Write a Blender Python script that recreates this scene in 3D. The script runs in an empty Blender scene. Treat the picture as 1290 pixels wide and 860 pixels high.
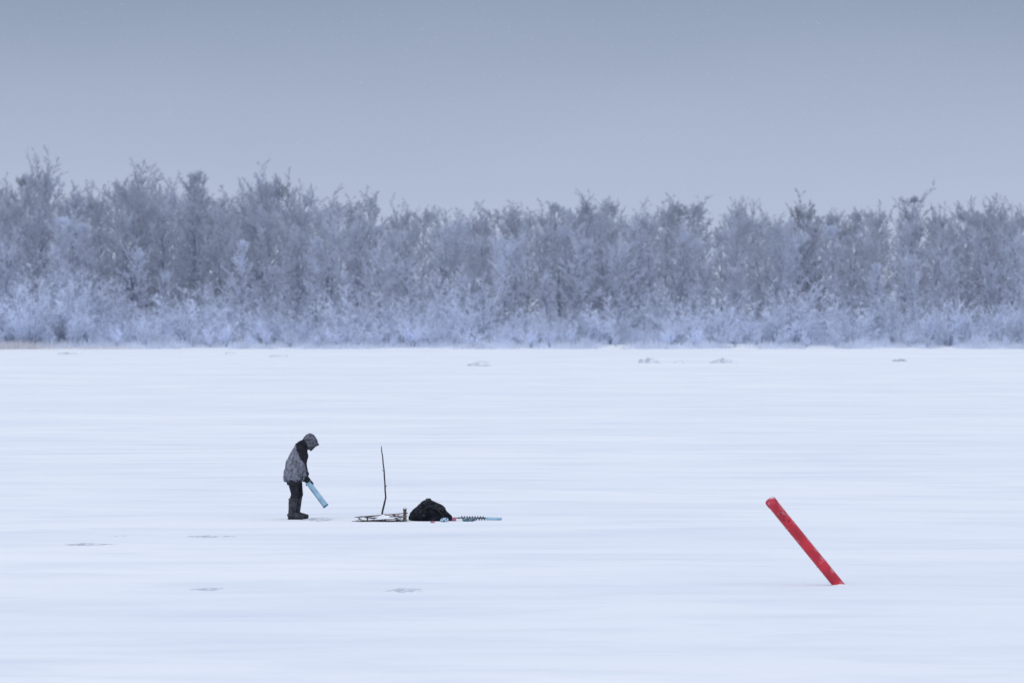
import bpy, math, random
from mathutils import Vector, Matrix, noise
C = bpy.context.scene.collection
R = math.radians
F = 7167.0; H = 4.28; HOR = 384.0
def gz(x, y):
    if y < 40 or y > 560: return 0.0
    return 0.035*noise.noise(Vector((x*0.11, y*0.09, 3.1))) + 0.015*noise.noise(Vector((x*0.4, y*0.3, 7.7)))
def at(px, py):
    D = F*H/(py-HOR)
    x = (px-645)*D/F
    return Vector((x, D, gz(x, D)))
# ---------------------------------------------------------------- helpers
class MB:
    def __init__(s): s.v = []; s.f = []
    def tube(s, pts, rad, seg=8, side=None, cap=True):
        pts = [Vector(p) for p in pts]; n = len(pts); b0 = len(s.v)
        ref = Vector(side) if side else None
        prev = None
        for i, p in enumerate(pts):
            t = (pts[min(i+1, n-1)]-pts[max(i-1, 0)])
            if t.length < 1e-9: t = Vector((0, 0, 1))
            t.normalize()
            if ref is not None: a = ref - t*ref.dot(t)
            elif prev is not None: a = prev - t*prev.dot(t)
            else:
                a = Vector((1, 0, 0)) if abs(t.x) < 0.8 else Vector((0, 1, 0)); a = a - t*a.dot(t)
            a.normalize(); prev = a
            b = t.cross(a)
            r = rad[i] if isinstance(rad, (list, tuple)) else rad
            ra, rb = (r if isinstance(r, (list, tuple)) else (r, r))
            for k in range(seg):
                an = 2*math.pi*k/seg
                s.v.append(p + a*(ra*math.cos(an)) + b*(rb*math.sin(an)))
        for i in range(n-1):
            for k in range(seg):
                k2 = (k+1) % seg
                s.f.append((b0+i*seg+k, b0+i*seg+k2, b0+(i+1)*seg+k2, b0+(i+1)*seg+k))
        if cap:
            s.f.append(tuple(b0+k for k in reversed(range(seg))))
            s.f.append(tuple(b0+(n-1)*seg+k for k in range(seg)))
    def ell(s, c, r, ax=None, nu=14, nv=9, jit=0, rng=None):
        c = Vector(c); b0 = len(s.v)
        X, Y, Z = ax if ax else (Vector((1, 0, 0)), Vector((0, 1, 0)), Vector((0, 0, 1)))
        def add(x, y, z):
            k = 1 + (rng.uniform(-jit, jit) if rng else 0)
            s.v.append(c + X*(x*r[0]*k) + Y*(y*r[1]*k) + Z*(z*r[2]*k))
        add(0, 0, 1)
        for j in range(1, nv):
            ph = math.pi*j/nv
            for i in range(nu):
                th = 2*math.pi*i/nu
                add(math.sin(ph)*math.cos(th), math.sin(ph)*math.sin(th), math.cos(ph))
        add(0, 0, -1)
        for i in range(nu):
            s.f.append((b0, b0+1+i, b0+1+(i+1) % nu))
        for j in range(nv-2):
            for i in range(nu):
                a = b0+1+j*nu; i2 = (i+1) % nu
                s.f.append((a+i, a+nu+i, a+nu+i2, a+i2))
        l = b0+1+(nv-2)*nu; e = len(s.v)-1
        for i in range(nu): s.f.append((l+(i+1) % nu, l+i, e))
    def box(s, c, h, ax=None, jit=0, rng=None):
        c = Vector(c); b0 = len(s.v)
        X, Y, Z = ax if ax else (Vector((1, 0, 0)), Vector((0, 1, 0)), Vector((0, 0, 1)))
        for x in (-1, 1):
            for y in (-1, 1):
                for z in (-1, 1):
                    j = (lambda: 1+(rng.uniform(-jit, jit) if rng else 0))
                    s.v.append(c+X*(x*h[0]*j())+Y*(y*h[1]*j())+Z*(z*h[2]*j()))
        for q in ((0, 1, 3, 2), (4, 6, 7, 5), (0, 4, 5, 1), (2, 3, 7, 6), (0, 2, 6, 4), (1, 5, 7, 3)):
            s.f.append(tuple(b0+k for k in q))
    def mesh(s, name, mat, smooth=True):
        me = bpy.data.meshes.new(name); me.from_pydata([tuple(v) for v in s.v], [], s.f)
        me.materials.append(mat)
        if smooth: me.polygons.foreach_set('use_smooth', [True]*len(me.polygons))
        me.update(); return me
    def build(s, name, mat, parent=None, smooth=True, voxel=0, sm=2, bevel=0):
        o = bpy.data.objects.new(name, s.mesh(name, mat, smooth)); C.objects.link(o)
        if parent: o.parent = parent
        if voxel:
            m = o.modifiers.new('r', 'REMESH'); m.mode = 'VOXEL'; m.voxel_size = voxel; m.use_smooth_shade = True
            if sm:
                m = o.modifiers.new('s', 'SMOOTH'); m.iterations = sm; m.factor = 0.5
        if bevel:
            m = o.modifiers.new('b', 'BEVEL'); m.width = bevel; m.segments = 2
        return o
def tag(o, label=None, cat=None, group=None, kind=None):
    if label: o['label'] = label
    if cat: o['category'] = cat
    if group: o['group'] = group
    if kind: o['kind'] = kind
    return o
def empty(name, loc, rz=0):
    o = bpy.data.objects.new(name, None); o.empty_display_size = 0.2
    o.location = loc; o.rotation_euler = (0, 0, rz); C.objects.link(o); return o

# ---------------------------------------------------------------- materials
def newmat(name):
    m = bpy.data.materials.new(name); m.use_nodes = True
    nt = m.node_tree; b = nt.nodes['Principled BSDF']
    return m, nt, b
def N(nt, t, **kw):
    n = nt.nodes.new(t)
    for k, v in kw.items(): setattr(n, k, v)
    return n
def mottled(name, c1, c2, scale=20, rough=0.8, bump=0.3, lo=0.4, hi=0.6, detail=4, stretch=(1, 1, 1), dist=0.01, frost=0, spec=0.3, fs=22):
    m, nt, b = newmat(name); L = nt.links.new
    tc = N(nt, 'ShaderNodeTexCoord'); mp = N(nt, 'ShaderNodeMapping'); mp.inputs['Scale'].default_value = stretch
    L(tc.outputs['Object'], mp.inputs[0])
    nz = N(nt, 'ShaderNodeTexNoise'); nz.inputs['Scale'].default_value = scale; nz.inputs['Detail'].default_value = detail
    L(mp.outputs[0], nz.inputs['Vector'])
    rp = N(nt, 'ShaderNodeValToRGB'); e = rp.color_ramp.elements
    e[0].position = lo; e[0].color = (*c1, 1); e[1].position = hi; e[1].color = (*c2, 1)
    L(nz.outputs['Fac'], rp.inputs[0])
    out = rp.outputs[0]
    if frost:
        g = N(nt, 'ShaderNodeNewGeometry'); sx = N(nt, 'ShaderNodeSeparateXYZ'); L(g.outputs['Normal'], sx.inputs[0])
        n2 = N(nt, 'ShaderNodeTexNoise'); n2.inputs['Scale'].default_value = fs; n2.inputs['Detail'].default_value = 5
        L(tc.outputs['Object'], n2.inputs['Vector'])
        mr = N(nt, 'ShaderNodeMapRange'); mr.inputs['From Min'].default_value = 0.1; mr.inputs['From Max'].default_value = 1.0
        mr.inputs['To Min'].default_value = 0.0; mr.inputs['To Max'].default_value = 0.3
        L(sx.outputs['Z'], mr.inputs['Value'])
        ad = N(nt, 'ShaderNodeMath', operation='ADD'); L(mr.outputs[0], ad.inputs[0]); L(n2.outputs['Fac'], ad.inputs[1])
        m2 = N(nt, 'ShaderNodeMapRange'); m2.inputs['From Min'].default_value = 0.62; m2.inputs['From Max'].default_value = 0.86
        m2.inputs['To Max'].default_value = frost; L(ad.outputs[0], m2.inputs['Value'])
        mx = N(nt, 'ShaderNodeMixRGB'); mx.inputs[2].default_value = (0.75, 0.8, 0.88, 1)
        L(m2.outputs[0], mx.inputs[0]); L(out, mx.inputs[1]); out = mx.outputs[0]
    L(out, b.inputs['Base Color'])
    b.inputs['Roughness'].default_value = rough; b.inputs['Specular IOR Level'].default_value = spec
    if bump:
        bp = N(nt, 'ShaderNodeBump'); bp.inputs['Strength'].default_value = bump; bp.inputs['Distance'].default_value = dist
        L(nz.outputs['Fac'], bp.inputs['Height']); L(bp.outputs[0], b.inputs['Normal'])
    return m

def snow_mat(name):
    m, nt, b = newmat(name); L = nt.links.new
    g = N(nt, 'ShaderNodeNewGeometry')
    def nz(scale, st, det, rough=0.5):
        mp = N(nt, 'ShaderNodeMapping'); mp.inputs['Scale'].default_value = st
        L(g.outputs['Position'], mp.inputs[0])
        n = N(nt, 'ShaderNodeTexNoise'); n.inputs['Scale'].default_value = scale; n.inputs['Detail'].default_value = det
        n.inputs['Roughness'].default_value = rough; n.inputs['Distortion'].default_value = 0.3
        L(mp.outputs[0], n.inputs['Vector']); return n
    a = nz(1, (0.045, 0.09, 1), 5, 0.55); c = nz(1, (0.18, 0.40, 1), 6, 0.64); d = nz(1, (1.6, 1.6, 1), 5, .6)
    r1 = N(nt, 'ShaderNodeMapRange'); r1.inputs['From Min'].default_value = 0.35; r1.inputs['From Max'].default_value = 0.66; L(a.outputs['Fac'], r1.inputs[0])
    r2 = N(nt, 'ShaderNodeMapRange'); r2.inputs['From Min'].default_value = 0.46; r2.inputs['From Max'].default_value = 0.72; L(c.outputs['Fac'], r2.inputs[0])
    m1 = N(nt, 'ShaderNodeMixRGB'); m1.inputs[1].default_value = (0.785, 0.815, 0.85, 1); m1.inputs[2].default_value = (0.715, 0.755, 0.815, 1)
    L(r1.outputs[0], m1.inputs[0])
    ml = N(nt, 'ShaderNodeMath', operation='MULTIPLY'); L(r2.outputs[0], ml.inputs[0]); ml.inputs[1].default_value = 0.75
    m2 = N(nt, 'ShaderNodeMixRGB'); m2.inputs[2].default_value = (0.61, 0.67, 0.76, 1)
    L(ml.outputs[0], m2.inputs[0]); L(m1.outputs[0], m2.inputs[1])
    L(m2.outputs[0], b.inputs['Base Color'])
    b.inputs['Roughness'].default_value = 0.9; b.inputs['Specular IOR Level'].default_value = 0.1
    ad = N(nt, 'ShaderNodeMath', operation='MULTIPLY_ADD'); L(c.outputs['Fac'], ad.inputs[0]); ad.inputs[1].default_value = 3.0; L(d.outputs['Fac'], ad.inputs[2])
    bp = N(nt, 'ShaderNodeBump'); bp.inputs['Strength'].default_value = 0.55; bp.inputs['Distance'].default_value = 0.06
    L(ad.outputs[0], bp.inputs['Height']); L(bp.outputs[0], b.inputs['Normal'])
    return m
SNOW = snow_mat('wind_packed_snow')
LUMP = mottled('snow_lump', (0.62, 0.66, 0.74), (0.78, 0.81, 0.85), 3, 0.9, 0.4)
ICE = mottled('broken_ice', (0.27, 0.30, 0.38), (0.52, 0.56, 0.66), 4, 0.6, 0.3)
SLUSH = mottled('slush', (0.50, 0.54, 0.62), (0.74, 0.78, 0.84), 5, 0.8, 0.4, lo=.38, hi=.56)
CRUST = mottled('bare_crust', (0.38, 0.42, 0.49), (0.73, 0.765, 0.825), 7, 0.85, 0.3, lo=.40, hi=.62)

def frost_mat(name, haze_glow):
    # hoarfrost, diffuse and translucent, plus an added emission that stands in for haze
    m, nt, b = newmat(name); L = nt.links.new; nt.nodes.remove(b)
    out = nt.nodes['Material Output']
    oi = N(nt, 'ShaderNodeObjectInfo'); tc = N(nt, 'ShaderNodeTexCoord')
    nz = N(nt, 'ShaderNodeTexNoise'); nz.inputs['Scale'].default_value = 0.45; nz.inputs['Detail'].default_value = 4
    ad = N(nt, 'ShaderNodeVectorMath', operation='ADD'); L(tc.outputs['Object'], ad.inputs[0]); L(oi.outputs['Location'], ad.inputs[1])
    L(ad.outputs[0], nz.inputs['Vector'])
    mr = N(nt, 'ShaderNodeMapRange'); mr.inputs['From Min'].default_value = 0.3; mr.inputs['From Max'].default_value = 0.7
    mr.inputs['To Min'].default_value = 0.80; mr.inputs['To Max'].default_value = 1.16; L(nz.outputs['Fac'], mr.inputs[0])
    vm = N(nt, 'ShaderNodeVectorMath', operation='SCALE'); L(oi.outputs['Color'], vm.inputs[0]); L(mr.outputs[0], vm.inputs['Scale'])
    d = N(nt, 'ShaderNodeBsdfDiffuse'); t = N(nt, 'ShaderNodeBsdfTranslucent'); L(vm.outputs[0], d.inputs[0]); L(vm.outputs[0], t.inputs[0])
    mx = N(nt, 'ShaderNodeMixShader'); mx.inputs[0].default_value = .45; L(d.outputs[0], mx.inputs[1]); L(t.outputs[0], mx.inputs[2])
    e = N(nt, 'ShaderNodeEmission'); L(vm.outputs[0], e.inputs[0]); e.inputs[1].default_value = haze_glow
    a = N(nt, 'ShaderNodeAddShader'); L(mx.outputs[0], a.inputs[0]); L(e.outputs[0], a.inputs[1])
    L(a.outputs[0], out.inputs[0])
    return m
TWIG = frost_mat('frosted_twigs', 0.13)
BARK = mottled('frosted_bark', (0.22, 0.26, 0.36), (0.40, 0.46, 0.58), 3, 0.9, 0.3, stretch=(1, 1, 0.3))
REED = mottled('dry_reed', (0.58, 0.56, 0.58), (0.68, 0.69, 0.74), 2, 0.9, 0)

# ---------------------------------------------------------------- world and light
w = bpy.data.worlds.new('World'); bpy.context.scene.world = w; w.use_nodes = True
nt = w.node_tree; L = nt.links.new
for n in list(nt.nodes): nt.nodes.remove(n)
tc = N(nt, 'ShaderNodeTexCoord'); sx = N(nt, 'ShaderNodeSeparateXYZ'); L(tc.outputs['Generated'], sx.inputs[0])
mp = N(nt, 'ShaderNodeMapping'); mp.inputs['Scale'].default_value = (6, 6, 22); L(tc.outputs['Generated'], mp.inputs[0])
cn = N(nt, 'ShaderNodeTexNoise'); cn.inputs['Scale'].default_value = 1.0; cn.inputs['Detail'].default_value = 3; L(mp.outputs[0], cn.inputs['Vector'])
ma = N(nt, 'ShaderNodeMath', operation='MULTIPLY_ADD'); L(cn.outputs['Fac'], ma.inputs[0]); ma.inputs[1].default_value = 0.02; L(sx.outputs['Z'], ma.inputs[2])
sb = N(nt, 'ShaderNodeMath', operation='SUBTRACT'); L(ma.outputs[0], sb.inputs[0]); sb.inputs[1].default_value = 0.01
rp = N(nt, 'ShaderNodeValToRGB'); cr = rp.color_ramp
stops = [(0.0, (0.465, 0.54, 0.71)), (0.020, (0.45, 0.525, 0.695)), (0.054, (0.28, 0.345, 0.485)), (0.10, (0.28, 0.345, 0.485)), (0.30, (0.73, 0.78, 0.94)), (1.0, (1.12, 1.17, 1.30))]
while len(cr.elements) < len(stops): cr.elements.new(0.5)
for e, (p, c) in zip(cr.elements, stops): e.position = p; e.color = (*c, 1)
L(sb.outputs[0], rp.inputs[0])
b1 = N(nt, 'ShaderNodeBackground'); L(rp.outputs[0], b1.inputs[0])
sky = N(nt, 'ShaderNodeTexSky'); sky.sky_type = 'NISHITA'; sky.sun_disc = False
sky.sun_elevation = R(28); sky.sun_rotation = R(215)
b2 = N(nt, 'ShaderNodeBackground'); L(sky.outputs[0], b2.inputs[0]); b2.inputs[1].default_value = 0.08
mx = N(nt, 'ShaderNodeMixShader'); mx.inputs[0].default_value = 0.06; L(b1.outputs[0], mx.inputs[1]); L(b2.outputs[0], mx.inputs[2])
wo = N(nt, 'ShaderNodeOutputWorld'); L(mx.outputs[0], wo.inputs[0])
sl = bpy.data.lights.new('sun', 'SUN'); sl.energy = 0.5; sl.angle = R(25); sl.color = (1, 0.97, 0.93)
so = bpy.data.objects.new('sun', sl); C.objects.link(so); so.location = (-30, 40, 60)
so.rotation_euler = Vector((0.5, 0.75, -0.5)).to_track_quat('-Z', 'Y').to_euler()

# ---------------------------------------------------------------- ground
def axis(a, b, st, far):
    l = [-far, -far/2, -far/5, -far/12]; l = [q for q in l if q < a-5]
    x = a
    while x < b: l.append(x); x += st
    l += [b] + [q for q in (far/12, far/5, far/2, far) if q > b+5]
    return l
xs = axis(-75, 75, 1.3, 5000)
ys = [-800, -200, 0, 20, 40]; y = 60
while y < 560: ys.append(y); y += 0.9 + y*0.004
ys += [560, 600, 800, 1500, 3000, 7000]
g = MB()
for yy in ys:
    for xx in xs:
        k = 1 if abs(xx) <= 75 else 0
        g.v.append(Vector((xx, yy, gz(xx, yy)*k)))
n = len(xs)
for j in range(len(ys)-1):
    for i in range(n-1): g.f.append((j*n+i, j*n+i+1, (j+1)*n+i+1, (j+1)*n+i))
tag(g.build('ground', SNOW), 'flat snow covered lake ice streaked by the wind', kind='structure')
# shore bank
g = MB(); bx = [i*3.0 for i in range(-34, 35)]; by = [548, 553, 558, 562, 566, 572, 600, 660, 760]
def bankz(x, y):
    t = min(1, max(0, (y-550-2.5*noise.noise(Vector((x*0.07, 0, 0))))/18)); t = t*t*(3-2*t)
    return -0.08 + 0.62*t*(1+0.5*noise.noise(Vector((x*0.15, y*0.1, 5)))) - (0.6 if y > 755 else 0)
for yy in by:
    for xx in bx: g.v.append(Vector((xx, yy, bankz(xx, yy))))
n = len(bx)
for j in range(len(by)-1):
    for i in range(n-1): g.f.append((j*n+i, j*n+i+1, (j+1)*n+i+1, (j+1)*n+i))
tag(g.build('terrain', SNOW), 'low snowy shore bank under the wood', kind='structure')

# ---------------------------------------------------------------- trees
def sliver(mb, rng, p, d, l, wd):
    q = d.cross(Vector((rng.uniform(-1, 1), rng.uniform(-1, 1), rng.uniform(-1, 1))))
    if q.length < 1e-4: return
    q.normalize(); b = len(mb.v)
    mb.v += [p-q*wd*0.5, p+q*wd*0.5, p+d*l]
    mb.f.append((b, b+1, b+2))
def rdir(rng):
    return Vector((rng.gauss(0, 1), rng.gauss(0, 1), rng.gauss(0, 1))).normalized()
def limb(tr, cr_, rng, p, d, ln, r, up, nsub, ntw, tl, tw, droop=0):
    pts = [p.copy()]; q = p.copy(); dd = d.copy(); seg = 5
    for k in range(seg):
        dd = (dd + rdir(rng)*0.2 + Vector((0, 0, up))).normalized(); q = q+dd*(ln/seg); pts.append(q.copy())
    tr.tube(pts, [max(0.008, r*(1-k/(seg+0.6))) for k in range(seg+1)], 3, cap=False)
    for i in range(nsub):
        s_ = 0.2+0.8*(i+rng.random())/nsub; f = s_*seg; k = min(seg-1, int(f)); bp = pts[k].lerp(pts[k+1], f-k)
        sd = ((pts[k+1]-pts[k]).normalized() + rdir(rng)*0.9 + Vector((0, 0, 0.12-droop))).normalized()
        sl_ = (ln*0.14+0.30)*(0.7+0.9*rng.random())*(1.1-0.4*s_)
        e = bp+sd*sl_
        sliver(cr_, rng, bp, sd, sl_, .035)
        for j in range(ntw):
            tt = 0.05+0.95*rng.random(); pp = bp.lerp(e, tt)
            td = (sd*0.7+rdir(rng)*1.0+Vector((0, 0, 0.12-droop))).normalized()
            sliver(cr_, rng, pp, td, tl*rng.uniform(0.5, 1.25), tw*rng.uniform(0.6, 1.3))
    for j in range(ntw):
        k = rng.randint(2, seg-1); pp = pts[k].lerp(pts[k+1], rng.random())
        sliver(cr_, rng, pp, (dd+rdir(rng)*1.1+Vector((0, 0, 0.1-droop))).normalized(), tl*rng.uniform(0.5, 1.2), tw)
def tree_proto(seed, Ht=15, Rc=3.1, base=0.12, nl=46, nsub=8, ntw=21, shape='oval', droop=0, tl=0.34, tw=0.052, r0=0.15, top=.82):
    rng = random.Random(seed); tr = MB(); cw = MB()
    nseg = 10; pts = []; ox = oy = 0; dx = rng.uniform(-.08, .08)
    for k in range(nseg+1):
        pts.append(Vector((ox, oy, Ht*top*k/nseg))); ox += rng.uniform(-.22, .22)+dx; oy += rng.uniform(-.22, .22)
    tr.tube(pts, [r0*(1-k/nseg)**0.8+0.015 for k in range(nseg+1)], 6)
    az = rng.random()*6
    for i in range(nl):
        u = (i+rng.random())/nl; t = base+(1-base)*u*0.99
        f = t*nseg; k = min(nseg-1, int(f)); p = pts[k].lerp(pts[k+1], f-k)
        if shape == 'oval': env = 0.6+0.5*math.sin(math.pi*u**0.9)
        elif shape == 'dome': env = 0.8+0.3*math.sin(math.pi*u)
        elif shape == 'spire': env = (1-u)**0.7*0.7+0.35
        else: env = 0.45+0.75*u if u < 0.8 else 0.9
        env *= rng.uniform(0.6, 1.25)
        az += 2.4+rng.uniform(-.6, .6); el = R(22+34*u+rng.uniform(-12, 12))
        if shape == 'flat': el = R(12+30*u)
        d = Vector((math.cos(az)*math.cos(el), math.sin(az)*math.cos(el), math.sin(el)))
        ln = max(0.7, Rc*env/math.cos(el)*0.8); ln = min(ln, Rc*1.2)
        limb(tr, cw, rng, p, d, ln, r0*0.40*(1-t)+0.014, 0.07-droop*0.1, nsub, ntw, tl, tw, droop)
    for q in range(5):
        limb(tr, cw, rng, pts[-1], Vector((rng.uniform(-1, 1), rng.uniform(-1, 1), 1)).normalized(), Ht*(.95-top)*rng.uniform(.7, 1), 0.015, 0.03, nsub, ntw, tl, tw, droop)
    zm = sorted(v.z for v in cw.v)[int(len(cw.v)*.997)]
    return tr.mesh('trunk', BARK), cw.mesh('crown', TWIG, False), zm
def shrub_proto(seed, Ht=4.0, n=18, spread=0.5, nsub=8, ntw=16):
    rng = random.Random(seed); tr = MB(); cw = MB()
    for i in range(n):
        a = rng.random()*6.283; r = rng.random()**0.5*spread
        d = Vector((math.cos(a)*r, math.sin(a)*r, 1)).normalized()
        p = Vector((math.cos(a)*0.3*r, math.sin(a)*0.3*r, 0))
        limb(tr, cw, rng, p, d, Ht*rng.uniform(.35, 1.0), 0.025, 0.02, nsub, ntw, 0.28, 0.034)
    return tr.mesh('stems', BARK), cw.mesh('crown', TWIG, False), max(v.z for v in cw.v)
PR = {
 'a': tree_proto(1), 'b': tree_proto(2, Rc=3.4, shape='dome', top=.78), 'c': tree_proto(3, Rc=2.8, shape='spire', top=.88),
 'd': tree_proto(4, Rc=3.3, droop=0.3), 'e': tree_proto(5, Rc=2.8, base=0.2, nl=40), 'f': tree_proto(6, Rc=3.7, shape='dome', base=.18, nl=52, top=.74),
 'thin': tree_proto(7, Rc=3.0, base=0.55, nl=16, nsub=6, ntw=11, shape='flat', tl=0.4, r0=0.15, top=.93),
 'big': tree_proto(8, Rc=3.8, nl=60, base=.14, ntw=18), }
SH = [shrub_proto(11), shrub_proto(12, spread=0.8), shrub_proto(13, n=14, spread=0.35), shrub_proto(14, n=22, spread=0.6)]
prof = [(-300, 214), (0, 215), (20, 201), (50, 199), (75, 226), (110, 229), (145, 212), (190, 211), (240, 219), (285, 230), (320, 212), (350, 218), (400, 241), (450, 240), (490, 242),
 (530, 245), (580, 253), (640, 257), (670, 253), (735, 247), (800, 253), (840, 249), (900, 256), (960, 252), (1020, 250), (1070, 264), (1110, 258), (1155, 256), (1185, 256), (1240, 250), (1275, 261), (1600, 261)]
def ptop(px):
    for (a, ya), (b, yb) in zip(prof, prof[1:]):
        if a <= px <= b: return ya+(yb-ya)*(px-a)/(b-a)
    return 255
def place_tree(pr, x, y, ht, col, label, cat, group=None, name='frosted_tree', rng=random, wide=1.0, parts=('trunk', 'crown')):
    tm, cm, zm = pr; z = bankz(x, y)-0.03
    t = empty(name, (x, y, z), rng.random()*6.28); s_ = ht/zm
    t.scale = (s_*wide, s_*wide, s_)
    tag(t, label, cat, group)
    a = bpy.data.objects.new(parts[0], tm); C.objects.link(a); a.parent = t
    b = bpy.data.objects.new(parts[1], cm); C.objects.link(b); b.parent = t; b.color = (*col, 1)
    return t
rng = random.Random(77)
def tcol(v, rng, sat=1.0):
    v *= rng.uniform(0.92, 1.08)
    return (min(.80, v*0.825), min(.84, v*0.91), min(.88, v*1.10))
special = [ # px, ytop, proto, tone, wide, label
 (46, 189, 'big', .46, .95, 'tallest frosted tree, rising above the wood at the far left'),
 (168, 207, 'f', .45, 1.1, 'broad round frosted crown left of the wood, second high crown from the left edge'),
 (240, 216, 'c', .50, .9, 'narrow pointed frosted treetop between the two highest left hand crowns'),
 (320, 206, 'a', .48, 1.0, 'tall frosted tree with a ragged top above and left of the fisher'),
 (362, 217, 'e', .50, .8, 'slim frosted tree just right of the ragged tall one above the fisher'),
 (735, 243, 'e', .48, .8, 'slim treetop poking up near the middle right of the even skyline'),
 (1020, 242, 'a', .40, .9, 'dark dense peaked treetop above the red pole'),
 (1160, 229, 'thin', .34, 1.0, 'tall sparse tree with open flat branches sticking out near the right edge'),
 (1242, 247, 'f', .41, 1.05, 'dark rounded crown closest to the right edge of the wood'),]
for px, yt, pr, tone, wd, lab in special:
    Y = 574; x = (px-645)*Y/F
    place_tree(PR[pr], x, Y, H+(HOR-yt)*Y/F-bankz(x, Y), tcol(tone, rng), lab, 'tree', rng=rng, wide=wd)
kinds = ['a', 'b', 'd', 'e', 'a', 'f', 'c', 'b', 'e']
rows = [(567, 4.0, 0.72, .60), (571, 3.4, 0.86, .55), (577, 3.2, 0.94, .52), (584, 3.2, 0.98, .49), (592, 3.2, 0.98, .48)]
cnt = 0
for Y0, sp, hf, tone in rows:
    x = -66+rng.random()*2
    while x < 66 and cnt < 285:
        Y = Y0+rng.uniform(-2.5, 2.5); px = 645+x*F/Y
        if -100 < px < 1390:
            full = H+(HOR-ptop(px))*Y/F
            ht = full*hf*rng.uniform(0.90, 1.01)
            if Y0 == 567: ht = full*rng.uniform(0.4, 0.8)
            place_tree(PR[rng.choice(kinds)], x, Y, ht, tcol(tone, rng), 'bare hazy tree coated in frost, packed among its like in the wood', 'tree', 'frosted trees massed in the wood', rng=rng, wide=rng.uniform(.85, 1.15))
            cnt += 1
        x += sp*rng.uniform(.7, 1.3)
def shh(px):
    if px < 130: return 6.6
    if px < 300: return 5.6
    if px < 440: return 4.4
    if px < 620: return 5.4
    if px < 820: return 4.2
    return 4.6
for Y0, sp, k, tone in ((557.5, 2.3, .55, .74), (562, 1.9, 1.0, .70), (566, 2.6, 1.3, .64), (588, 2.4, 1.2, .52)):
    x = -62
    while x < 62:
        Y = Y0+rng.uniform(-1.2, 1.2); px = 645+x*F/Y
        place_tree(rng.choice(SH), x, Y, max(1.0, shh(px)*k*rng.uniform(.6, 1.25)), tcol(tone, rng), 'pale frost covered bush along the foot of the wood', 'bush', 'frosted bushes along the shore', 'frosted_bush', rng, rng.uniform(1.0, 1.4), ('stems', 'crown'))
        x += sp*rng.uniform(.6, 1.3)
place_tree(SH[3], (38-645)*558/F, 558, 7.2, tcol(.76, rng), 'largest and whitest frosted bush, at the foot of the wood by the left edge', 'bush', None, 'frosted_bush', rng, 1.3, ('stems', 'crown'))
# low undergrowth and reeds
g = MB()
for i in range(60000):
    x = rng.uniform(-62, 62); Y = 553+rng.random()**1.3*34; n_ = noise.noise(Vector((x*0.25, Y*0.2, 1)))
    if Y < 562 and n_ < -0.2: continue
    hh = (0.75+n_)*rng.uniform(.3, 1.1) if Y < 562 else rng.uniform(.6, 2.0)
    sliver(g, rng, Vector((x, Y, bankz(x, Y)-0.02)), Vector((rng.gauss(0, .35), rng.gauss(0, .3), 1)).normalized(), hh, .07 if Y < 562 else .1)
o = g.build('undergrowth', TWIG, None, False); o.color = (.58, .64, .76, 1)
tag(o, 'low frosty scrub and grass along the shore line', 'undergrowth', kind='stuff')
g = MB()
for i in range(3000):
    px = rng.choice([rng.gauss(10, 30), rng.gauss(20, 25), rng.gauss(130, 30)]); Y = rng.uniform(550, 554); x = (px-645)*Y/F
    sliver(g, rng, Vector((x, Y, bankz(x, Y)-0.02)), Vector((rng.gauss(0, .12), rng.gauss(0, .1), 1)).normalized(), rng.uniform(.3, 1.15)*(1 if px < 90 else .5), .03)
tag(g.build('reeds', REED, None, False), 'straw coloured dry reeds at the shore by the left edge', 'reeds', kind='stuff')

# ---------------------------------------------------------------- snow lumps and ice pieces
def lump(px, py, wpx, hpx, mat, name, label, seed, n=6, cat='ice lump'):
    p = at(px, py); s_ = p.y/F; W = wpx*s_/2; Hh = hpx*s_; rg = random.Random(seed); g = MB()
    g.ell((0, 0, 0), (W, W*.8, Hh*.45), None, 20, 8, .12, rg)
    for i in range(n):
        cx = rg.uniform(-1, 1)*W*0.6; h = Hh*rg.uniform(.35, 1)*(1-abs(cx)/W*0.5)
        a = rg.uniform(-.6, .6); X = Vector((math.cos(a), math.sin(a), rg.uniform(-.25, .25))).normalized(); Y = Vector((-X.y, X.x, 0)).normalized(); Z = X.cross(Y)
        g.box((cx, rg.uniform(-.4, .3)*W, h*0.3), (W*rg.uniform(.16, .34), W*rg.uniform(.15, .4), h*0.55), (X, Y, Z), .3, rg)
    o = g.build(name, mat, None, voxel=max(.03, Hh*.13), sm=3); o.location = p
    tag(o, label, cat); return o
FARI = mottled('far_ice', (0.46, 0.505, 0.59), (0.74, 0.775, 0.835), 1.6, 0.9, 0.3)
lump(88, 446, 34, 5, FARI, 'ice_hummock', 'grey snow hummock on the ice near the shore, leftmost one', 1)
lump(290, 446, 14, 4, FARI, 'ice_hummock', 'tiny snow hummock near the shore up and left of the fisher', 2)
lump(352, 449, 26, 3, FARI, 'ice_hummock', 'faint low snow hummock near the shore directly above the fisher', 8)
lump(604, 461, 32, 8, FARI, 'ice_hummock', 'snowy hummock near the shore above the black bag', 3)
lump(818, 457, 30, 9, FARI, 'ice_hummock', 'largest broken snow hummock near the shore, right of the middle', 4)
lump(855, 457, 14, 5, FARI, 'ice_hummock', 'small grey hummock touching the right of the largest one', 5)
lump(912, 457, 36, 9, FARI, 'ice_hummock', 'wide pale hummock near the shore above and left of the red pole', 6)
lump(1133, 455, 20, 4, ICE, 'ice_hummock', 'dark flat slab of ice near the shore, rightmost of its line', 7)
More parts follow.
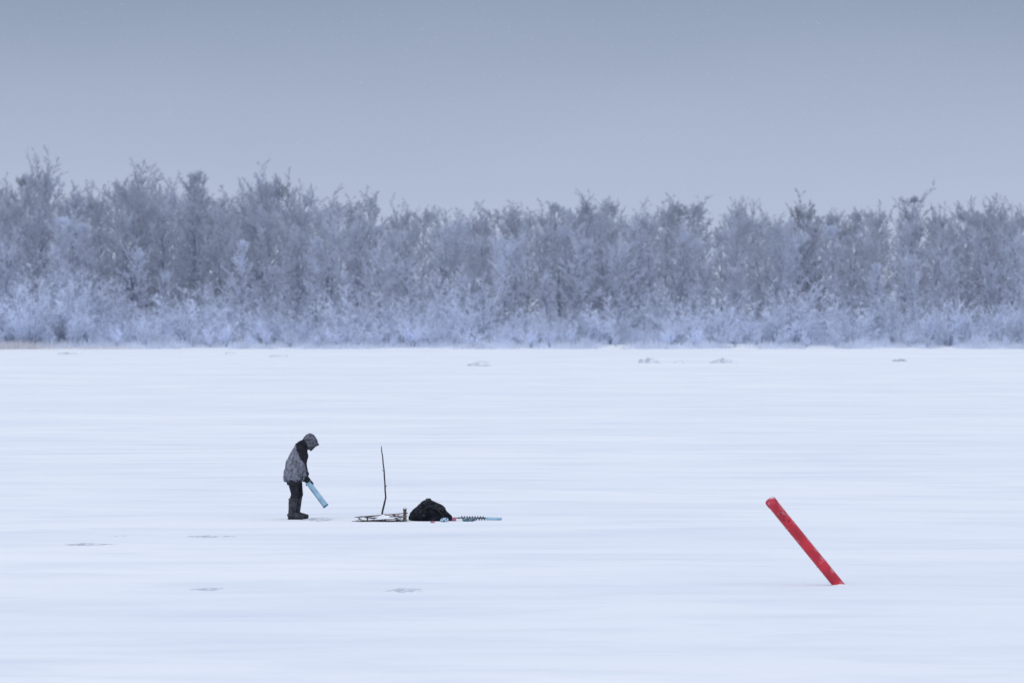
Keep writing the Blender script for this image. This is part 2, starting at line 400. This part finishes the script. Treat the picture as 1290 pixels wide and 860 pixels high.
def mound(name, p, rx, ry, h, mat, label, cat, seed, lumpy=.3):
    g = MB(); nr, na = 7, 36
    g.v.append(Vector((0, 0, h)))
    for j in range(1, nr+1):
        u = j/nr
        for i in range(na):
            a = 2*math.pi*i/na; k = 1+lumpy*noise.noise(Vector((math.cos(a)*1.5, math.sin(a)*1.5, seed)))+lumpy*.7*noise.noise(Vector((math.cos(a)*4, math.sin(a)*4, seed+3)))
            z = h*(math.cos(u*math.pi)*.5+.5)*(1+lumpy*noise.noise(Vector((math.cos(a)*3*u, math.sin(a)*3*u, seed+9))))-(.02 if j == nr else 0)
            g.v.append(Vector((math.cos(a)*rx*u*k, math.sin(a)*ry*u*k, z)))
    for i in range(na): g.f.append((0, 1+i, 1+(i+1) % na))
    for j in range(nr-1):
        for i in range(na):
            a = 1+j*na; g.f.append((a+i, a+na+i, a+na+(i+1) % na, a+(i+1) % na))
    o = g.build(name, mat); o.location = p; tag(o, label, cat); return o
mound('ice_crust', at(108, 686), .46, .5, .022, CRUST, 'thin grey crust of ice on the snow left of the fisher', 'ice crust', 11, .7)
mound('ice_crust', at(265, 676), .46, .45, .018, CRUST, 'thin streak of ice crust just left of the boots', 'ice crust', 12, .7)
mound('ice_crust', at(150, 675), .22, .4, .014, SLUSH, 'short faint streak of crust between the two longer crusts at left', 'ice crust', 13, .7)
mound('ice_crust', at(262, 742), .26, .45, .015, CRUST, 'low crust of ice in the foreground, lower left', 'ice crust', 14, .7)
mound('ice_crust', at(510, 743), .28, .55, .022, CRUST, 'grey crust of ice in the foreground below the sled', 'ice crust', 15, .7)

# ---------------------------------------------------------------- red pole
RED = mottled('red_paint', (0.38, 0.010, 0.026), (0.56, 0.018, 0.040), 4, 0.42, 0.15, frost=.28, spec=.5, fs=7)
REDF = mottled('frosted_red_paint', (0.42, 0.03, 0.05), (0.56, 0.06, 0.09), 9, 0.7, 0.15, frost=.75, spec=.3, fs=14)
REDD = mottled('dark_red_paint', (0.13, 0.01, 0.015), (0.30, 0.015, 0.02), 8, 0.6, 0.1)
pb = at(1057, 739); sc = F/pb.y
root = empty('spar_buoy', pb); tag(root, 'bright red round pole frozen into the ice, leaning steeply to the left', 'pole')
d = Vector((-87/sc, 0.12, 107/sc)); Ln = d.length; d.normalize(); Yv = Vector((0, 1, 0)); Yv = (Yv-d*Yv.dot(d)).normalized(); rr = 0.082
def P(t): return d*t
g = MB(); g.tube([P(-.2), P(0), P(.5), P(1.0), P(Ln-.07), P(Ln-.03)], [rr]*6, 28, side=Yv)
g.build('tube', RED, root)
g = MB(); g.tube([P(Ln-.10), P(Ln-.09), P(Ln-.015), P(Ln+.008), P(Ln+.024)], [rr+.001, rr+.005, rr+.005, rr-.007, rr*.6], 28, side=Yv); g.build('end_cap', REDF, root)
for t in (.42, 1.18):
    g = MB(); g.tube([P(t-.012), P(t-.009), P(t+.009), P(t+.012)], [rr+.001, rr+.004, rr+.004, rr+.001], 28, side=Yv); g.build('band', RED, root)
X_ = Yv.cross(d)
g = MB()
rg = random.Random(5)
for i in range(5):
    t0 = Ln-.50+.055*i; a0 = -math.pi/2+rg.uniform(-.5, .15); a1 = a0+rg.uniform(.2, .45); b = len(g.v); t1 = t0+rg.uniform(.012, .028)
    for t in (t0, t1):
        for k in range(5):
            a = a0+(a1-a0)*k/4+0.0; g.v.append(P(t)+Yv*(math.sin(a)*(rr+.0025))+X_*(math.cos(a)*(rr+.0025)))
    for k in range(4): g.f.append((b+k, b+k+1, b+6+k, b+5+k))
g.build('worn_marking', REDD, root)
mound('snow_mound', pb+Vector((.02, .02, -.012)), .22, .3, .04, LUMP, 'small heap of snow around the foot of the red pole', 'snow heap', 3)

# ---------------------------------------------------------------- the fisher
pf = at(372, 654.5)
man = empty('person', pf); tag(man, 'hunched person in a hooded grey jacket and black trousers, holding a pale blue tube', 'person')
SKIN = mottled('skin', (0.42, 0.24, 0.18), (0.50, 0.30, 0.22), 20, .6, .1)
BLACK = mottled('black_cloth', (0.010, 0.011, 0.016), (0.025, 0.027, 0.036), 16, .9, .5)
BOOT = mottled('boot_rubber', (0.022, 0.024, 0.031), (0.055, 0.058, 0.072), 14, .7, .4)
GLOVE = mottled('glove_cloth', (0.008, 0.009, 0.012), (0.02, 0.02, 0.026), 40, .8, .2)
TRIM = mottled('hood_trim', (0.02, 0.02, 0.028), (0.08, 0.08, 0.10), 60, .95, .6)
def jacket_mat():
    m, nt, b = newmat('jacket_cloth'); L = nt.links.new
    tc = N(nt, 'ShaderNodeTexCoord')
    v = N(nt, 'ShaderNodeTexNoise'); v.inputs['Scale'].default_value = 14; v.inputs['Detail'].default_value = 5; v.inputs['Roughness'].default_value = .6; L(tc.outputs['Object'], v.inputs['Vector'])
    rp = N(nt, 'ShaderNodeValToRGB'); e = rp.color_ramp.elements; e[0].position = .38; e[0].color = (.085, .092, .12, 1); e[1].position = .60; e[1].color = (.23, .245, .295, 1)
    L(v.outputs['Fac'], rp.inputs[0])
    sx = N(nt, 'ShaderNodeSeparateXYZ'); L(tc.outputs['Object'], sx.inputs[0])
    a = N(nt, 'ShaderNodeMath', operation='MULTIPLY_ADD'); L(sx.outputs['Z'], a.inputs[0]); a.inputs[1].default_value = .42; L(sx.outputs['X'], a.inputs[2])
    n2 = N(nt, 'ShaderNodeTexNoise'); n2.inputs['Scale'].default_value = 7; L(tc.outputs['Object'], n2.inputs['Vector'])
    a2 = N(nt, 'ShaderNodeMath', operation='MULTIPLY_ADD'); L(n2.outputs['Fac'], a2.inputs[0]); a2.inputs[1].default_value = .16; L(a.outputs[0], a2.inputs[2])
    mr = N(nt, 'ShaderNodeMapRange'); mr.inputs['From Min'].default_value = .695; mr.inputs['From Max'].default_value = .72; L(a2.outputs[0], mr.inputs[0])
    mx = N(nt, 'ShaderNodeMixRGB'); mx.inputs[2].default_value = (.014, .015, .022, 1); L(mr.outputs[0], mx.inputs[0]); L(rp.outputs[0], mx.inputs[1])
    L(mx.outputs[0], b.inputs['Base Color']); b.inputs['Roughness'].default_value = .9; b.inputs['Specular IOR Level'].default_value = .2
    n3 = N(nt, 'ShaderNodeTexNoise'); n3.inputs['Scale'].default_value = 9; L(tc.outputs['Object'], n3.inputs['Vector'])
    bp = N(nt, 'ShaderNodeBump'); bp.inputs['Strength'].default_value = .6; bp.inputs['Distance'].default_value = .04; L(n3.outputs['Fac'], bp.inputs['Height']); L(bp.outputs[0], b.inputs['Normal'])
    return m
JACK = jacket_mat()
HOOD = mottled('hood_cloth', (.045, .05, .07), (.14, .15, .185), 20, .9, .4)
YS = (0, 1, 0)
cxz = lambda l: [Vector((a, 0, b)) for a, b in l]
legs = [(-1, -.035), (1, .045)]
def arm_pts(s): return [Vector((.10, s*.20, 1.35)), Vector((.13, s*.265, 1.22)), Vector((.13, s*.285, 1.06)), Vector((.17, s*.21, .96)), Vector((.20, s*.10, .875))]
hd = Vector((math.cos(R(46)), 0, -math.sin(R(46)))); hu = Vector((math.sin(R(46)), 0, math.cos(R(46)))); hc = Vector((.300, 0, 1.515)); hy = Vector((0, 1, 0))
ax = (hd, hy, hu)
td = Vector((.596, 0, -.803)); tn = Vector((.803, 0, .596)); t0 = Vector((.195, 0, .815))
hands = [(-1, .055), (1, .15)]
def hand(mb, s, off, k=1.0, pad=0):
    c = t0+td*off; y = Vector((0, s, 0))
    w_ = arm_pts(s)[-1]
    mb.ell(c+y*.058, (.046+pad, .042+pad, .017+pad), (td, tn, y), 12, 8)
    mb.tube([w_, w_.lerp(c+y*.06, .5), c+y*.06], [.028+pad, (.026+pad, .032+pad), (.018+pad, .032+pad)], 10)
    for i, (o_, ln) in enumerate(((-.033, .92), (-.011, 1.03), (.011, 1.0), (.033, .82))):
        b = c+td*o_; r = .0085+pad
        mb.tube([b+y*.056+tn*.02, b+y*.05+tn*.046, b+y*(.05-.028*ln)+tn*.066, b+y*(.05-.062*ln)+tn*.064, b+y*(.05-.088*ln)+tn*.050], [r*1.1, r*1.1, r, r*.95, r*.7], 8)
    b = c-td*.022; r = .0105+pad
    mb.tube([b+y*.056-tn*.02, b+y*.045-tn*.05, b+y*.018-tn*.064-td*.006, b-y*.012-tn*.062-td*.01], [r*1.2, r*1.1, r, r*.75], 8)
# body
g = MB()
g.tube(cxz([(-.04, .82), (-.04, .92), (-.015, 1.05), (.03, 1.2), (.08, 1.33), (.12, 1.40), (.16, 1.43)]), [(.16, .10), (.17, .115), (.145, .10), (.16, .11), (.19, .10), (.13, .08), (.06, .06)], 18, side=YS)
g.tube([(.14, 0, 1.40), (.20, 0, 1.45), hc-hu*.03-hd*.02], [.062, .058, .06], 12)
g.ell(hc, (.092, .074, .112), ax, 18, 12)
g.ell(hc-hu*.062+hd*.03, (.06, .052, .05), ax)
g.ell(hc+hd*.095-hu*.012, (.022, .012, .026), ax, 8, 6)
g.ell(hc+hd*.078+hu*.022, (.018, .05, .012), ax, 8, 6)
g.ell(hc+hd*.083-hu*.055, (.014, .024, .009), ax, 8, 6)
for s in (-1, 1): g.ell(hc+hy*s*.074-hd*.005, (.02, .012, .03), ax, 8, 6)
for s, fx in legs:
    g.tube([(-.03, s*.09, .86), (fx+.015, s*.105, .62), (fx+.03, s*.11, .47), (fx-.01, s*.115, .28), (fx-.03, s*.12, .09)], [.085, .07, .055, .052, .036], 12)
    g.tube([(fx-.08, s*.12, .05), (fx, s*.12, .05), (fx+.1, s*.125, .042), (fx+.16, s*.13, .04)], [(.03, .028), (.036, .034), (.042, .024), (.03, .016)], 10)
    ap = arm_pts(s); g.tube(ap, [.055, .05, .043, .04, .03], 12)
for s, off in hands: hand(g, s, off)
body = g.build('body', SKIN, man, voxel=.007, sm=1)
EYE = mottled('eye', (.03, .03, .03), (.5, .5, .5), 30, .3, 0)
for s in (-1, 1):
    g = MB(); g.ell(hc+hd*.083+hy*s*.03+hu*.004, (.011, .012, .011), ax, 8, 6); g.build('eye', EYE, man)
# trousers
g = MB()
g.tube(cxz([(-.045, .68), (-.045, .78), (-.045, .9), (-.03, 1.0)]), [(.17, .12), (.19, .14), (.19, .14), (.165, .12)], 18, side=YS)
for s, fx in legs:
    g.tube([(-.035, s*.095, .84), (fx-.002, s*.10, .70), (fx+.015, s*.108, .58), (fx+.03, s*.11, .49), (fx+.0, s*.113, .40), (fx-.012, s*.115, .31)], [.112, .098, .084, .078, .076, .068], 14)
g.build('trousers', BLACK, man, voxel=.010, sm=2)
# boots
for s, fx in legs:
    g = MB()
    g.tube([(fx-.005, s*.114, .40), (fx-.012, s*.115, .33), (fx-.022, s*.117, .2), (fx-.03, s*.12, .12), (fx-.03, s*.12, .05)], [.088, .086, .077, .073, .070], 16)
    g.tube([(fx-.115, s*.12, .055), (fx-.07, s*.12, .070), (fx+.0, s*.122, .078), (fx+.07, s*.125, .066), (fx+.14, s*.13, .056), (fx+.19, s*.135, .05), (fx+.215, s*.137, .045)],
           [(.040, .045), (.056, .068), (.056, .075), (.058, .060), (.062, .050), (.050, .042), (.026, .028)], 16, side=YS)
    bt = g.build('boot', BOOT, man, voxel=.008, sm=1)
    g = MB(); out = [(-.112, -.02), (-.107, .035), (-.06, .055), (0, .05), (.07, .058), (.13, .06), (.18, .046), (.208, .01), (.20, -.03), (.15, -.053), (.07, -.055), (0, -.045), (-.06, -.052), (-.1, -.045)]
    for z in (-.012, .018):
        for px_, py_ in out: g.v.append(Vector((fx+px_, s*.12+py_+.06*s*px_, z)))
    n = len(out); g.f.append(tuple(reversed(range(n)))); g.f.append(tuple(range(n, 2*n)))
    for k in range(n): g.f.append((k, (k+1) % n, n+(k+1) % n, n+k))
    g.build('sole', GLOVE, bt, False)
    g = MB(); g.tube([(fx-.006, s*.114, .385), (fx-.006, s*.114, .39), (fx-.006, s*.114, .41), (fx-.006, s*.114, .415)], [.084, .092, .092, .084], 16); g.build('cuff', TRIM, bt)
# jacket
g = MB()
g.tube(cxz([(-.045, .755), (-.045, .80), (-.04, .90), (-.005, 1.05), (.05, 1.2), (.09, 1.33), (.125, 1.42), (.17, 1.465)]), [(.22, .170), (.235, .190), (.245, .195), (.24, .195), (.24, .185), (.235, .160), (.18, .13), (.11, .10)], 24, side=YS)
for s in (-1, 1):
    ap = arm_pts(s); g.tube(ap, [.098, .092, .084, .076, .060], 14)
    g.ell(ap[0], (.10, .095, .092)); 
g.tube([(.10, 0, 1.41), (.17, 0, 1.475), (.23, 0, 1.51)], [.12, .115, .10], 16)
j = g.build('jacket', JACK, man, voxel=.011, sm=2)
tx = bpy.data.textures.new('folds', 'CLOUDS'); tx.noise_scale = .11
m = j.modifiers.new('d', 'DISPLACE'); m.texture = tx; m.strength = .055; m.mid_level = .42
g = MB(); g.tube(cxz([(-.045, .750), (-.045, .756), (-.045, .78), (-.045, .786)]), [(.21, .165), (.228, .182), (.23, .186), (.22, .18)], 24, side=YS); g.build('hem', BLACK, j)
for s in (-1, 1):
    ap = arm_pts(s); dd = (ap[-1]-ap[-2]).normalized()
    g = MB(); g.tube([ap[-1]-dd*.02, ap[-1]-dd*.015, ap[-1]+dd*.015, ap[-1]+dd*.02], [.052, .062, .060, .05], 14); g.build('cuff', BLACK, j)
# hood: closed at the back, open towards the face, with a peak jutting over the brow
g = MB(); hr = (.160, .124, .142); hcc = hc-hd*.014+hu*.004; nu, nv = 26, 16
for jn in range(nv+1):
    ph = math.pi*(1-jn/nv*0.77)
    for i in range(nu):
        th = 2*math.pi*i/nu; q = 1+.07*noise.noise(Vector((math.cos(th)*3, math.sin(th)*3, ph*2)))
        pk = .035*max(0, math.sin(th))**3*max(0, -math.cos(ph)+.4)
        brow = .035*max(0, math.sin(th))**2*max(0, math.cos(ph))
        g.v.append(hcc+hd*(math.cos(ph)*hr[0]*q+brow)+hy*(math.sin(ph)*math.cos(th)*hr[1]*q)+hu*(math.sin(ph)*math.sin(th)*hr[2]*q+pk))
for jn in range(nv):
    for i in range(nu): g.f.append((jn*nu+i, jn*nu+(i+1) % nu, (jn+1)*nu+(i+1) % nu, (jn+1)*nu+i))
ring = [g.v[nv*nu+i].copy() for i in range(nu)]
hood = g.build('hood', HOOD, man)
m = hood.modifiers.new('s', 'SOLIDIFY'); m.thickness = .014
g = MB(); g.tube(ring+[ring[0], ring[1]], .018, 8, cap=False); g.build('trim', TRIM, hood)
# gloves
for s, off in hands:
    g = MB(); hand(g, s, off, pad=.0035); w_ = arm_pts(s)[-1]
    c = t0+td*off+Vector((0, s*.06, 0)); g.tube([w_.lerp(c, -.05), w_.lerp(c, .35)], [.042, .038], 12)
    g.build('glove', GLOVE, man, voxel=.0042, sm=1)
# pale blue tube
BLUE = mottled('pale_blue_plastic', (0.26, 0.44, 0.58), (0.38, 0.57, 0.70), 6, .45, .1, frost=.4)
BLUED = mottled('darker_blue_plastic', (0.05, 0.13, 0.22), (0.10, 0.22, 0.32), 10, .5, .1)
root = empty('blue_tube', pf); tag(root, 'pale blue plastic tube held slanting down in the gloved hands', 'tube')
g = MB(); g.tube([t0-td*.01, t0+td*.0, t0+td*.1, t0+td*.35, t0+td*.66, t0+td*.69], [(.03, .045), (.036, .052), (.036, .054), (.036, .056), (.038, .058), (.03, .05)], 20, side=YS); g.build('tube', BLUE, root)
for o_ in (-.04, .0, .04):
    g = MB(); y_ = -math.sqrt(max(0, 1-(o_/.057)**2))*.037
    g.tube([t0+td*.20+tn*o_+Vector((0, y_, 0)), t0+td*.66+tn*o_+Vector((0, y_, 0))], .0035, 6); g.build('rib', BLUED if o_ < 0 else BLUE, root)
g = MB(); g.tube([t0+td*.675, t0+td*.68, t0+td*.70, t0+td*.705], [(.036, .056), (.041, .061), (.041, .061), (.03, .05)], 20, side=YS); g.build('end_cap', BLUED, root)
mound('slush_patch', at(400, 655)+Vector((0, 0, -.004)), .42, .8, .035, CRUST, 'grey trodden slush on the ice in front of the boots', 'slush', 21, .6)

# ---------------------------------------------------------------- gear on the ice
WOOD = mottled('dark_wood', (.020, .018, .022), (.06, .05, .05), 12, .85, .4, stretch=(1, 6, 6), frost=.35)
BROWN = mottled('grey_brown_wood', (.09, .065, .055), (.20, .15, .13), 12, .8, .3, frost=.4)
METAL = mottled('worn_metal', (.10, .11, .13), (.3, .32, .36), 20, .45, .1)
BLWH = mottled('blue_patterned_cloth', (.03, .08, .18), (.45, .58, .72), 30, .85, .3, lo=.48, hi=.52)
PINK = mottled('pink_cloth', (.36, .10, .18), (.50, .20, .28), 20, .85, .3)
REDC = mottled('dull_red_cloth', (.22, .03, .03), (.34, .06, .06), 20, .85, .3)
def gp(px, py=655.0): return at(px, py)
o0 = gp(482, 657)
sled = empty('wooden_sled', o0); tag(sled, 'low dark wooden sled lying on the snow around the foot of the crooked stick', 'sled')
for y_ in (-.22, .22):
    g = MB(); g.tube([(-.47, y_, .065), (-.45, y_, .035), (-.41, y_, .016), (-.34, y_, .008), (.48, y_, .008)], [(.014, .007)]*5, 8, side=YS); g.build('runner', WOOD, sled)
    for x in (-.30, .05, .42):
        g = MB(); g.tube([(x, y_, .012), (x, y_, .062)], .009, 6); g.build('post', WOOD, sled)
for x in (-.30, .05, .42):
    g = MB(); g.box((x, 0, .068), (.015, .25, .005)); g.build('crossbar', WOOD, sled, bevel=.002)
for y_ in (-.2, -.07, .08, .2):
    g = MB(); g.box((.06, y_, .079), (.42, .022, .0045)); g.build('slat', WOOD, sled, bevel=.002)
g = MB(); g.tube([(-.47, -.22, .065), (-.48, 0, .07), (-.47, .22, .065)], .008, 6); g.build('front_bar', WOOD, sled)
mound('snow_patch', o0+Vector((.06, -.08, .078)), .34, .2, .06, LUMP, 'little cap of snow lying on the slats of the sled', 'snow', 44, .8)
g = MB(); g.tube([(0, 0, -.08), (-.008, 0, .12), (.03, .01, .28), (.062, .0, .42), (.050, .02, .56), (.046, 0, .70), (.034, .01, .84), (.030, 0, .96), (.010, 0, 1.1), (.002, .01, 1.22), (-.020, 0, 1.35), (-.026, 0, 1.45)],
   [.020, .019, .019, .016, .016, .014, .015, .013, .013, .012, .010, .007], 8)
g.tube([(.05, .015, .62), (.085, .0, .67)], [.009, .004], 6); g.tube([(.03, .01, .93), (-.01, .0, .98)], [.008, .004], 6)
o = g.build('crooked_stick', WOOD); o.location = gp(482, 653.5); tag(o, 'tall thin crooked stick standing upright out of the snow', 'stick')
root = empty('ice_chisel', o0); tag(root, 'long thin pole resting slantwise on the sled with its tip raised toward the bag', 'pole')
p0 = Vector((-.42, -.14, .095)); p1 = Vector((.50, -.06, .165)); 
g = MB(); g.tube([p0, p0.lerp(p1, .5), p1], [.009, .010, .009], 8); g.build('shaft', BROWN, root)
g = MB(); q = (p0-p1).normalized(); g.tube([p0-q*.04, p0+q*.02, p0+q*.14], [.014, .014, .005], 8); g.build('blade', METAL, root)
TW = (((-.50, -.33, .01), (-.2, -.30, .035), (.12, -.34, .012), .009, 'thin bare twig lying on the snow in front of the sled'),
      ((-.2, .32, .01), (.2, .36, .03), (.60, .38, .012), .009, 'thin bare twig lying on the snow behind the sled'),
      ((-.34, -.02, .088), (-.05, .03, .095), (.40, .10, .11), .009, 'dark branch lying lengthwise on the sled slats'),
      ((.10, -.24, .09), (.26, -.2, .11), (.50, -.26, .12), .011, 'short dark branch lying on the sled beside the brown box'),
      ((-.36, -.42, .01), (-.52, -.40, .02), (-.60, -.30, .012), .008, 'short curved twig lying off the left end of the sled'))
for a_, b_, c_, r, lab in TW:
    g = MB(); g.tube([a_, b_, c_], [r, r, r*.5], 6); bb = Vector(b_); g.tube([bb, bb+Vector((.12, -.04, .06))], [r*.6, r*.3], 5)
    o = g.build('branch', WOOD); o.location = o0; tag(o, lab, 'branch')
def bundle(px, py, dy, r, mat, name, lab, cat, seed, dz=0):
    g = MB(); g.ell((0, 0, r[2]*.8), r, None, 18, 12)
    for v in g.v:
        k = 1+.25*noise.noise(Vector((v.x*12+seed, v.y*12, v.z*12))); v.x *= k; v.y *= k; v.z = max(-.005, v.z*k)
    o = g.build(name, mat); o.location = gp(px, py)+Vector((0, dy, dz)); tag(o, lab, cat); return o
bundle(497, 657, -.02, (.045, .05, .03), REDC, 'red_bundle', 'small dull red bundle lying on the sled right of the crooked stick', 'cloth', 6, .085)
bundle(502, 656, -.40, (.06, .05, .025), WOOD, 'dark_bundle', 'small dark bundle on the snow in front of the brown box', 'bundle', 7)
# wooden box
root = empty('wooden_box', gp(510, 655)); tag(root, 'small upright grey brown wooden box wedged between the sled and the black bag', 'box')
g = MB(); g.box((0, 0, .10), (.032, .07, .10)); g.build('body', BROWN, root, False, bevel=.006)
g = MB(); g.box((0, 0, .208), (.040, .08, .007)); g.build('lid', WOOD, root, False, bevel=.003)
g = MB(); g.tube([(-.03, -.0, .213), (-.025, 0, .24), (.025, 0, .24), (.03, 0, .213)], .005, 6); g.build('handle', METAL, root)
# black bag
def bag_shape(): 
    g = MB(); nr, na = 16, 44
    for j in range(nr+1):
        u = j/nr
        for i in range(na):
            a = 2*math.pi*i/na
            k = math.cos(u*math.pi/2)**.62 if u < 1 else 0.0
            k = max(k, .02)
            zz = .42*u
            px_ = math.cos(a)*.415*k+(-.05+.03*u)*u*1.4; py_ = math.sin(a)*.27*k
            f_ = 1+.18*noise.noise(Vector((px_*5, py_*5, zz*6)))+.07*noise.noise(Vector((px_*16, py_*16, zz*16)))
            if j == 0: f_ *= .93
            zf = 1+.12*noise.noise(Vector((px_*4, py_*4, 2)))
            g.v.append(Vector((px_*f_, py_*f_, zz*zf-(.015 if j == 0 else 0))))
    for j in range(nr):
        for i in range(na): g.f.append((j*na+i, j*na+(i+1) % na, (j+1)*na+(i+1) % na, (j+1)*na+i))
    g.f.append(tuple(reversed(range(na)))); g.f.append(tuple(nr*na+i for i in range(na)))
    return g
BAGM = mottled('bag_cloth', (.005, .006, .009), (.013, .014, .021), 7, .95, .8, dist=.03, frost=.05, spec=.1)
root = empty('bag', gp(543, 656)); tag(root, 'bulging black bag slumped on the snow right of the sled', 'bag')
bg = bag_shape().build('body', BAGM, root)
g = MB(); g.tube([(-.30, -.20, .10), (-.20, -.26, .20), (-.04, -.22, .29), (.12, -.22, .23), (.24, -.24, .12), (.27, -.24, .03)], [(.004, .018)]*6, 8); g.build('strap', GLOVE, root)
g = MB(); g.tube([(-.12, -.02, .38), (-.09, -.04, .435), (-.02, -.04, .44), (.02, -.02, .38)], .013, 8); g.build('handle', GLOVE, root)
bundle(560, 657, -.20, (.085, .07, .05), BLWH, 'patterned_cloth', 'blue and white patterned cloth bundle against the lower right of the bag', 'cloth', 1)
bundle(545, 658, -.30, (.05, .04, .020), PINK, 'pink_cloth', 'small pink item on the snow in front of the black bag', 'cloth', 2)
bundle(572, 656, -.12, (.045, .05, .045), PINK, 'pink_cloth', 'pink bundle between the black bag and the blue ended auger', 'cloth', 3)
# auger
TEAL = mottled('mottled_teal', (.015, .03, .06), (.10, .22, .30), 28, .6, .3, lo=.45, hi=.55, frost=.4)
root = empty('ice_auger', gp(604, 655.5)); tag(root, 'ice auger lying on the snow right of the bag, its pale blue end pointing right', 'auger')
g = MB(); g.tube([(-.43, 0, .05), (.20, 0, .045)], .018, 10); g.build('shaft', METAL, root)
g = MB(); nT = 110
for k in range(nT+1):
    t = k/nT; x = -.36+.48*t; a = t*2*math.pi*9
    for r in (.014, .045): g.v.append(Vector((x, math.cos(a)*r, .048+math.sin(a)*r)))
for k in range(nT): g.f.append((2*k, 2*k+1, 2*k+3, 2*k+2))
o = g.build('spiral_blade', TEAL, root); m = o.modifiers.new('s', 'SOLIDIFY'); m.thickness = .012
g = MB(); g.tube([(-.43, 0, .05), (-.46, .03, .05), (-.46, .14, .04), (-.50, .16, .035), (-.58, .16, .03)], .012, 8); g.build('crank', METAL, root)
g = MB(); g.tube([(.13, 0, .042), (.14, 0, .042), (.30, 0, .038), (.43, 0, .034), (.445, 0, .034)], [.024, .032, .031, .030, .02], 14); g.build('cover', BLUE, root)
bundle(590, 656.5, -.10, (.14, .05, .04), TEAL, 'patterned_cloth', 'dark mottled cloth lying against the middle of the auger', 'cloth', 8)

# ---------------------------------------------------------------- falling snow
rg = random.Random(9); g = MB()
for i in range(26000):
    y = 180+rg.random()**.7*340; x = rg.uniform(-1, 1)*(y*.095+1.5); z = rg.uniform(0.1, 4.3+y*.065)
    r = rg.uniform(.007, .014); c = Vector((x, y, z)); b = len(g.v)
    g.v += [c+Vector((r, 0, 0)), c+Vector((0, r, 0)), c+Vector((-r, 0, 0)), c+Vector((0, -r, 0)), c+Vector((0, 0, r)), c-Vector((0, 0, r))]
    for q in ((0, 1, 4), (1, 2, 4), (2, 3, 4), (3, 0, 4), (1, 0, 5), (2, 1, 5), (3, 2, 5), (0, 3, 5)): g.f.append(tuple(b+k for k in q))
tag(g.build('falling_snow', LUMP, None, False), 'fine snowflakes falling through the air', 'snowflakes', kind='stuff')

# ---------------------------------------------------------------- camera
cam = bpy.data.cameras.new('camera'); co = bpy.data.objects.new('camera', cam); C.objects.link(co)
cam.lens = 200; cam.sensor_width = 36; cam.clip_end = 9000; cam.clip_start = 1
co.location = (0, 0, H); co.rotation_euler = (R(90)-46/F, 0, 0)
cam.dof.use_dof = True; cam.dof.focus_distance = 110; cam.dof.aperture_fstop = 4.0
bpy.context.scene.camera = co
vs = bpy.context.scene.view_settings; vs.view_transform = 'Standard'; vs.look = 'None'; vs.exposure = 0
